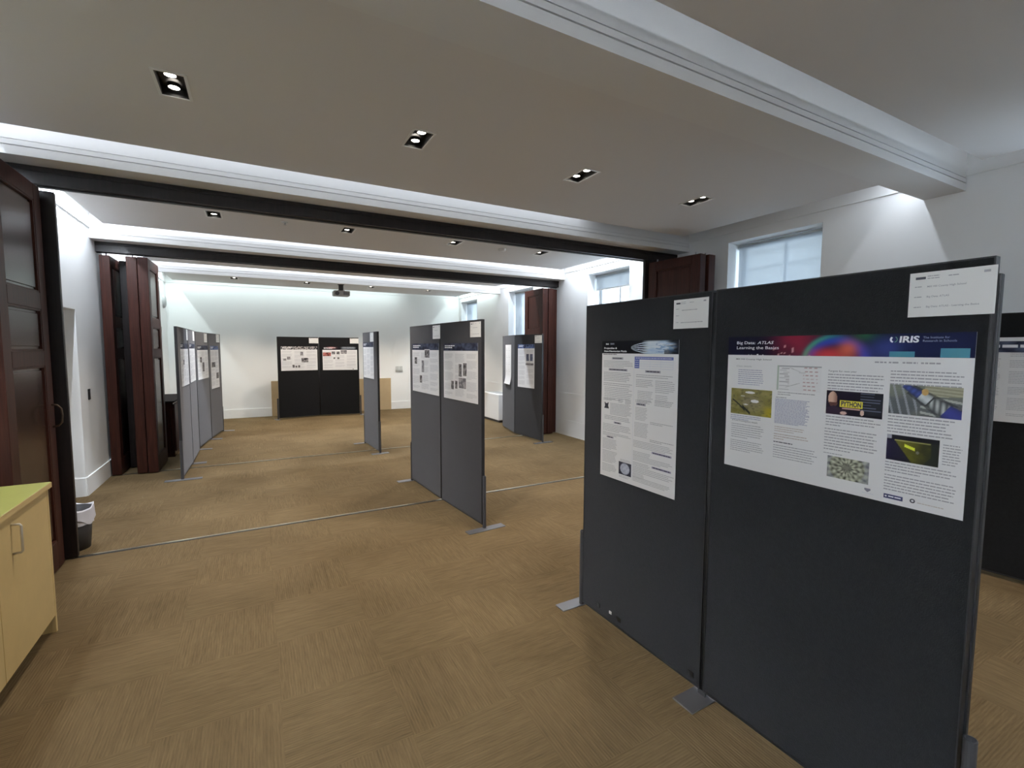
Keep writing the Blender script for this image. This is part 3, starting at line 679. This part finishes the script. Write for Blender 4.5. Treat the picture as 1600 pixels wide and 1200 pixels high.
p.picture('photo', .308, .404, .916, .986, 40, 36, dish, 1, 'dark picture of a white dish')

def card(pts, i, u0, u1, z0, z1, label, title, lines=True):
    p = Sheet(pts, i, u0, u1, z0, z1, 'name_card', label, 'card'); p.sheet(CARDP); W = u1-u0; H = z1-z0
    p.rects('card_logo', [(u0+W*.075, u0+W*.20, z1-H*.155, z1-H*.10)], INKD, 1)
    p.text_lines([(u0+W*.22, u0+W*.38, z1-H*.085, 2, H*.05, H*.018, .9), (u0+W*.47, u0+W*.59, z1-H*.11, 1, .01, H*.02, 1), (u0+W*.86, u0+W*.93, z1-H*.08, 1, .01, H*.05, 1)], INK)
    if title:
        for k, s in enumerate(title):
            z = z1-H*(.345+.225*k); p.text('card_lettering', s, u0+W*.225, z, H*.040, INK, 1, bold=.01)
    else: p.text_lines([(u0+W*.25, u0+W*.70, z1-H*.36, 1, .01, H*.025, 1), (u0+W*.22, u0+W*.85, z1-H*.78, 1, .01, H*.025, 1)], INK)
    p.text_lines([(u0+W*.07, u0+W*.16, z1-H*(.31+.23*k), 1, .01, H*.018, 1) for k in range(3)], INK)
    return p
card(BN, 1, .689, .882, 1.7005, 1.8325, 'white name card with three lines, top right of the nearest board', ['Mill Hill County High School', 'Big Data: ATLAS', 'Big Data: ATLAS - Learning the Basics'])
card(BN, 0, .661, .853, 1.697, 1.8315, 'white name card above the portrait poster on the nearest board', None)

# smaller posters on the other boards ------------------------------------
def hband(kind):
    def f(u, v):
        n = nz2(u*6, v, 2, kind*3+1); b = nz2(u*8, v, 5, kind)
        if kind == 1: return mixc(lin((30,32,44)), lin((196,200,212)), .9*sstep(.45, .6, u)*sstep(.75, .62, u)*(.6+b)+.25*max(0, n))
        if kind == 2: return mixc(lin((40,40,46)), lin((214,208,206)), sstep(-.2, .5, b+.2*n))
        if kind == 3:
            c = mixc(lin((24,24,30)), lin((150,156,164)), sstep(.5, .62, u)*sstep(.98, .9, u)*(.7+.4*b)*sstep(.2, .4, v)); return mixc(c, lin((176,120,120)), math.exp(-((u-.25)/.10)**2)*sstep(.25, .5, v))
        if kind == 4: return mixc(lin((24,34,74)), lin((120,140,190)), .5+.8*n)
        return mixc(lin((22,24,48)), lin((90,98,120)), .25+.7*n)
    return f
def photo(s):
    a = random.choice([(60,58,62), (48,46,44), (88,84,88)]); b = random.choice([(150,146,146), (120,112,104), (176,170,170)])
    return lambda u, v: mixc(lin(a), lin(b), .5+1.2*nz2(u, v, 4, s))
def poster(pts, i, u0, u1, z0, z1, kind, label, pics, cols=3, head=.13, sheet=PAPER):
    p = Sheet(pts, i, u0, u1, z0, z1, 'poster', label, 'poster'); p.sheet(sheet); W = u1-u0; H = z1-z0; hz = min(.072, H*head)
    if kind: p.picture('header_banner', u0, u1, z1-hz, z1, 48, 8, hband(kind), 1, 'dark banner'); p.text_lines([(u0+.03, u0+W*.38, z1-.018, 2, .018, .010, .7)], TEXTW, 'title', 2)
    else: hz = .03
    cw = W/cols; bl = []
    for c in range(cols):
        a = u0+c*cw+.022; b = u0+(c+1)*cw-.018; z = z1-hz-.03
        while z > z0+.05:
            n = random.randint(4, 8); bl.append((a, b, z, min(n, int((z-z0-.03)/.011)), .011, .0034, random.uniform(.4, .9))); z -= n*.011+.02
    p.text_lines(bl, plain('pale_text_ink', (.47,.47,.50), .6))
    for k, (a, b, c, d, kind2) in enumerate(pics):
        base = u0+W*a, u0+W*b, z0+H*c, z0+H*d
        p.rects('picture_margin', [(base[0]-.008, base[1]+.008, base[2]-.008, base[3]+.008)], sheet, 2)
        col = dict(d=((46,44,48), (150,146,146)), r=((70,30,34), (190,120,110)), b=((44,48,70), (130,136,160)), m=((104,102,108), (170,166,168)))[kind2]
        p.picture('photo', *base, 14, 12, (lambda s, q: (lambda u, v: mixc(lin(q[0]), lin(q[1]), .45+1.3*nz2(u, v, 4, s))))(k*2.3+u0*7+i, col), 3)
    return p
def scard(pts, i, u0, u1, z0, z1, label): card(pts, i, u0, u1, z0, z1, label, None)
poster(BM, 0, .085, .867, 1.11, 1.656, 5, 'white landscape poster on the left panel of the mid-room board', [(.10, .20, .58, .72, 'd'), (.50, .68, .72, .87, 'd'), (.38, .47, .42, .66, 'm'), (.30, .39, .20, .35, 'd')])
poster(BM, 1, .090, .800, 1.108, 1.652, 5, 'white landscape poster on the right panel of the mid-room board', [(.47, .56, .42, .64, 'd'), (.60, .70, .44, .66, 'd'), (.24, .32, .18, .33, 'd'), (.36, .43, .20, .34, 'd'), (.47, .68, .22, .40, 'm')])
scard(BM, 0, .707, .903, 1.702, 1.841, 'white name card on the left panel of the mid-room board'); scard(BM, 1, .656, .852, 1.703, 1.839, 'white name card on the right panel of the mid-room board')
poster(BL1, 0, .165, .80, 1.115, 1.658, 5, 'pale poster on the front panel of the left board beside the mahogany leaves', [(.30, .45, .5, .62, 'm')])
poster(BL1, 1, .09, .745, 1.118, 1.662, 5, 'pale poster on the rear panel of the left board beside the mahogany leaves', [])
scard(BL1, 0, .715, .845, 1.703, 1.846, 'white card on the front panel of the left board beside the mahogany leaves'); scard(BL1, 1, .56, .79, 1.703, 1.843, 'white card on the rear panel of the left board beside the mahogany leaves')
poster(BL2, 0, .085, .81, 1.092, 1.638, 5, 'landscape poster with pictures on the front panel of the far left board', [(.22, .38, .50, .66, 'd'), (.42, .60, .22, .50, 'd')])
poster(BL2, 1, .115, .675, .875, 1.636, 4, 'portrait poster with two pictures on the rear panel of the far left board', [(.10, .55, .50, .62, 'd'), (.62, .95, .22, .36, 'd')], cols=2, head=.09)
scard(BL2, 0, .58, .785, 1.694, 1.842, 'white card on the front panel of the far left board'); scard(BL2, 1, .55, .785, 1.704, 1.852, 'white card on the rear panel of the far left board')
poster(BF, 0, .073, .862, 1.093, 1.642, 2, 'white poster with busy photo banner on the left panel of the far black board', [(.06, .14, .42, .50, 'm'), (.16, .25, .46, .58, 'm'), (.52, .60, .62, .78, 'm'), (.55, .74, .34, .52, 'd'), (.30, .36, .12, .24, 'd'), (.38, .43, .12, .20, 'd'), (.45, .51, .12, .22, 'd')])
poster(BF, 1, .080, .852, 1.089, 1.636, 3, 'white poster with pink and grey banner on the right panel of the far black board', [(.01, .24, .60, .76, 'r'), (.26, .36, .68, .80, 'd'), (.40, .49, .68, .80, 'd'), (.52, .70, .70, .86, 'm'), (.31, .36, .48, .55, 'd'), (.42, .48, .47, .55, 'd'), (.86, .89, .01, .05, 'd')])
scard(BF, 0, .685, .894, 1.716, 1.838, 'white name card on the left panel of the far black board'); scard(BF, 1, .695, .889, 1.718, 1.838, 'white name card on the right panel of the far black board')
poster(BT, 0, .035, .655, 1.125, 1.695, 5, 'white poster on the narrow board seen almost edge-on', [])
scard(BT, 0, .465, .665, 1.705, 1.848, 'white card on the narrow board seen almost edge-on')
poster(BR, 1, .115, .650, .910, 1.683, 4, 'portrait poster with blue banner on the board before the right mahogany leaves', [(.52, .68, .62, .78, 'b'), (.74, .90, .62, .78, 'b'), (.48, .95, .52, .57, 'm')], cols=2, head=.093)
scard(BR, 1, .655, .864, 1.702, 1.835, 'white card beside the blue-banner poster on the right board')
poster(BX, 1, .02, .80, 1.108, 1.690, 0, 'white poster partly hidden behind the nearest board at the right frame edge', [], cols=5)
ps = Sheet(BX, 1, .02, .80, 1.585, 1.665, 'x', 'x', 'x'); 
_b = ps.picture('header_banner', .02, .80, 1.588, 1.664, 48, 8, hband(5), 2, 'navy banner')
_t = ps.text_lines([(.35, .70, 1.640, 1, .02, .020, 1)], TEXTW, 'title', 3)
_par = [o for o in C.objects if o.name.startswith('poster') and o.type == 'EMPTY'][-1]
dz = 1.585-1.108
for o in (_b, _t):
    o.parent = _par; o.location = (0, 0, dz)
bpy.data.objects.remove(ps.t)

# curling paper sheet on the bent right board: lower edge lifts off the felt
rz, W = frame2(BR[0], BR[1])
t = thing('paper_sheet', 'white paper sheet curling off the left panel of the bent right board', 'poster', (BR[0][0]+math.sin(rz)*.0005, BR[0][1]-math.cos(rz)*.0005, .92), rz)
m = MB(); n = 14; u0, u1 = .24, .66
pr = []
for k in range(n+1):
    s = k/n; pr.append((-.0015-.03*max(0, 1-s*4)**2, .76*s))
for k in range(n):
    (y0, z0), (y1, z1) = pr[k], pr[k+1]
    m.poly([(u0, y0, z0), (u1, y0, z0), (u1, y1, z1), (u0, y1, z1)])
o = m.build('sheet', PAPER, t); so = o.modifiers.new('thickness', 'SOLIDIFY'); so.thickness = .0008
m = MB()
for k in range(4):
    for c in (0, 1):
        z = .68-.135*k; u = u0+.06+.17*c
        m.poly([(u, -.0022, z-.03), (u+.10, -.0022, z-.03), (u+.10, -.0022, z-.0265), (u, -.0022, z-.0265)]); m.poly([(u, -.0022, z), (u+.05, -.0022, z), (u+.05, -.0022, z+.004), (u, -.0022, z+.004)])
m.build('printed_text', INK, t)

# ------------------------------------------------------------------ maple cabinet
t = thing('maple_cabinet', 'low maple cabinet with green-tinted top at the left frame edge', 'cabinet', (-1.04, 3.47, 0), math.radians(1.0))
D, Wd, Hc = .56, 1.9, .855       # local: x towards -X is depth, y towards the camera is -Y
m = MB(); m.box(-D, -.018, -Wd, -Wd+.02, .09, Hc-.03); m.box(-D, -.018, -.02, 0, .0, Hc-.03); m.box(-D, -D+.01, -Wd+.02, -.02, .09, Hc-.03); m.box(-D+.01, -.018, -Wd+.02, -.02, .09, .11)
m.box(-.018, 0.0, -.022, -.002, 0.0, Hc-.03)
m.build('carcass', MAPLE, t, bevel=.002)
m = MB(); m.box(-.10, -.08, -Wd+.02, -.02, 0, .09); m.build('toe_kick', MAPLE, t)
m = MB(); m.box(-D-.01, .012, -Wd-.01, .008, Hc-.03, Hc, 0); m.build('top', [MAPLET], t, bevel=.003)
m = MB(); m.box(.012, .0135, -Wd-.01, .008, Hc-.03, Hc-.002); m.build('top_edge', MAPLE, t)
for k in range(3):
    y1 = -.026-k*.622; y0 = y1-.618
    m = MB(); m.box(-.018, 0, y0, y1, .10, Hc-.035); d = m.build('door', MAPLE, t, bevel=.0015)
    m = MB(); yh = y1-.46; m.tube([(0, yh, .635), (.028, yh, .637), (.034, yh, .645), (.034, yh, .765), (.028, yh, .773), (0, yh, .775)], .0055); m.build('handle', NICKEL, d, smooth=True)

# ------------------------------------------------------------------ waste bin
t = thing('waste_bin', 'dark grey waste bin with white liner beside the plain mahogany leaf', 'bin', (-1.325, 4.86, 0))
m = MB(); m.lathe((0, 0, 0), [(.0, .0), (.098, .0), (.125, .325), (.121, .325), (.096, .008), (0, .008)], 28); m.build('bucket', DGREY, t, smooth=True)
m = MB(); seg = 36; rows = []
for r, z in ((.118, .20), (.122, .326), (.131, .340), (.131, .325), (.129, .27), (.128, .225)):
    n = len(m.v); rows.append(n)
    for k in range(seg):
        a = 2*math.pi*k/seg; w = .006*math.sin(5*a+z*30)+.004*math.sin(11*a); zz = z+(.016*math.sin(3*a+1) if z > .32 else (.03*math.sin(4*a) if z < .24 and r > .125 else 0))
        m.v.append(((r+max(w, -.001))*math.cos(a), (r+max(w, -.001))*math.sin(a), zz))
for i in range(len(rows)-1):
    for k in range(seg):
        k2 = (k+1) % seg; m.f.append((rows[i]+k, rows[i]+k2, rows[i+1]+k2, rows[i+1]+k)); m.m.append(0)
m.build('bin_liner', LINER, t, smooth=True)

# ------------------------------------------------------------------ small fixtures
t = thing('light_switch', 'black switch plate on the white left wall', 'switch', (XL, 6.83, 1.08))
m = MB(); m.box(0, .008, -.035, .035, -.06, .06); m.build('plate', DARKGAP, t, bevel=.003); m = MB(); m.box(.008, .013, -.012, .012, -.03, .03); m.build('rocker', DGREY, t, bevel=.002)
t = thing('wall_speaker', 'oval grey speaker high on the far left wall', 'speaker', (XL, 12.0, 2.55))
m = MB(); m.lathe((0, 0, 0), [(.0, .06), (.06, .055), (.09, .03), (.095, 0)], 24); m.v = [(z, x*1.0, y*1.45) for x, y, z in m.v]; m.build('shell', PROJ, t, smooth=True)
t = thing('wall_plate', 'pair of white outlet plates on the far back wall', 'wall outlet', (3.31, YB, 1.075))
for s in (-1, 1):
    m = MB(); m.box(s*.048-.043, s*.048+.043, -.012, 0, -.03, .06); m.build('outlet_plate', plain('plate_plastic', (.55,.56,.55), .4), t, bevel=.003)
    m = MB(); m.box(s*.048-.043, s*.048+.043, -.03, 0, -.075, -.035); m.build('outlet_box', plain('plate_grey', (.42,.43,.42), .4), t, bevel=.003)
t = thing('smoke_detector', 'white round smoke detector on the ceiling between the two dark headers', 'smoke detector', (3.08, 5.96, ZC))
m = MB(); m.lathe((0, 0, 0), [(.055, 0), (.055, -.012), (.045, -.03), (0, -.034)], 24); m.build('cover', WHITE, t, smooth=True)
t = thing('ceiling_sprinkler', 'small grey sprinkler head on the ceiling between the first two downlights', 'sprinkler', (.325, 5.90, ZC))
m = MB(); m.lathe((0, 0, 0), [(.035, 0), (.033, -.006), (.012, -.008), (.008, -.03), (.018, -.032), (0, -.034)], 20); m.build('head', PROJ, t)
t = thing('projector', 'grey projector hanging from the far ceiling bay', 'projector', (1.67, 10.9, ZC))
m = MB(); m.box(-.06, .06, -.06, .06, -.02, 0); m.tube([(0, 0, -.02), (0, 0, -.14)], .05, 14); m.box(-.07, .07, -.05, .05, -.15, -.135); m.build('ceiling_mount', DGREY, t)
m = MB(); m.box(-.17, .17, -.13, .13, -.265, -.15); m.build('body', PROJ, t, bevel=.025)
m = MB(); m.tube([(-.10, -.128, -.215), (-.10, -.155, -.215)], .042, 20); ln = m.build('lens', DGREY, t); 
m = MB()
for k in range(6): m.box(.03+.02*k, .042+.02*k, -.1315, -.128, -.24, -.18)
m.build('vent', DGREY, t)
t = thing('fan_coil_unit', 'white convector cabinet on the floor by the far right window', 'heater', (4.56, 8.98, 0))
m = MB(); m.box(0, .44, 0, .84, .05, .615); m.build('casing', WHITE, t, bevel=.012); m = MB(); m.box(.03, .42, .02, .82, 0, .05); m.build('plinth', DGREY, t)
m = MB()
for k in range(14): m.box(.08, .36, .05+.055*k, .085+.055*k, .612, .617)
m.build('air_grille', PROJ, t)
t = thing('sideboard', 'dark wood sideboard against the far left wall behind the mahogany leaves', 'sideboard', (XL+.02, 8.35, 0))
m = MB(); m.box(0, .54, 0, 1.3, .0, .80); m.build('body', WOOD, t, bevel=.004); m = MB(); m.box(0, .56, -.01, 1.31, .80, .825); m.build('top', plain('matt_dark_wood', (.012,.008,.007), .8, spec=.1), t, bevel=.004)
for k in range(2):
    m = MB(); m.box(.54, .556, .03+.63*k, .62+.63*k, .08, .77); d = m.build('door', WOODR, t, bevel=.003); m = MB(); m.tube([(.556, .56+.1*k, .45), (.575, .56+.1*k, .45)], .01); m.build('knob', BRASS, d)

# ------------------------------------------------------------------ daylight
W = bpy.data.worlds.new('overcast'); S.world = W; W.use_nodes = True
bg = W.node_tree.nodes['Background']; bg.inputs[0].default_value = (.76,.88,1.0,1); bg.inputs[1].default_value = 6.5

# ------------------------------------------------------------------ camera
cam = bpy.data.cameras.new('camera'); co = bpy.data.objects.new('camera', cam); C.objects.link(co)
R = Matrix(((0.878469300937084, 0.032766865226104704, -0.476673913545062), (-0.477787723703053, 0.06703408451956505, -0.8759139926906516), (0.003252443660697682, 0.9972124969412879, 0.074542991316125)))
co.matrix_world = Matrix.Translation((0, 0, 1.6)) @ R.to_4x4()
cam.sensor_width = 36; cam.lens = 36*732.5769440661255/1600; cam.clip_start = .02
S.camera = co
S.view_settings.view_transform = 'Standard'; S.view_settings.look = 'None'; S.view_settings.gamma = 1; S.view_settings.exposure = .10
S.view_settings.use_curve_mapping = False
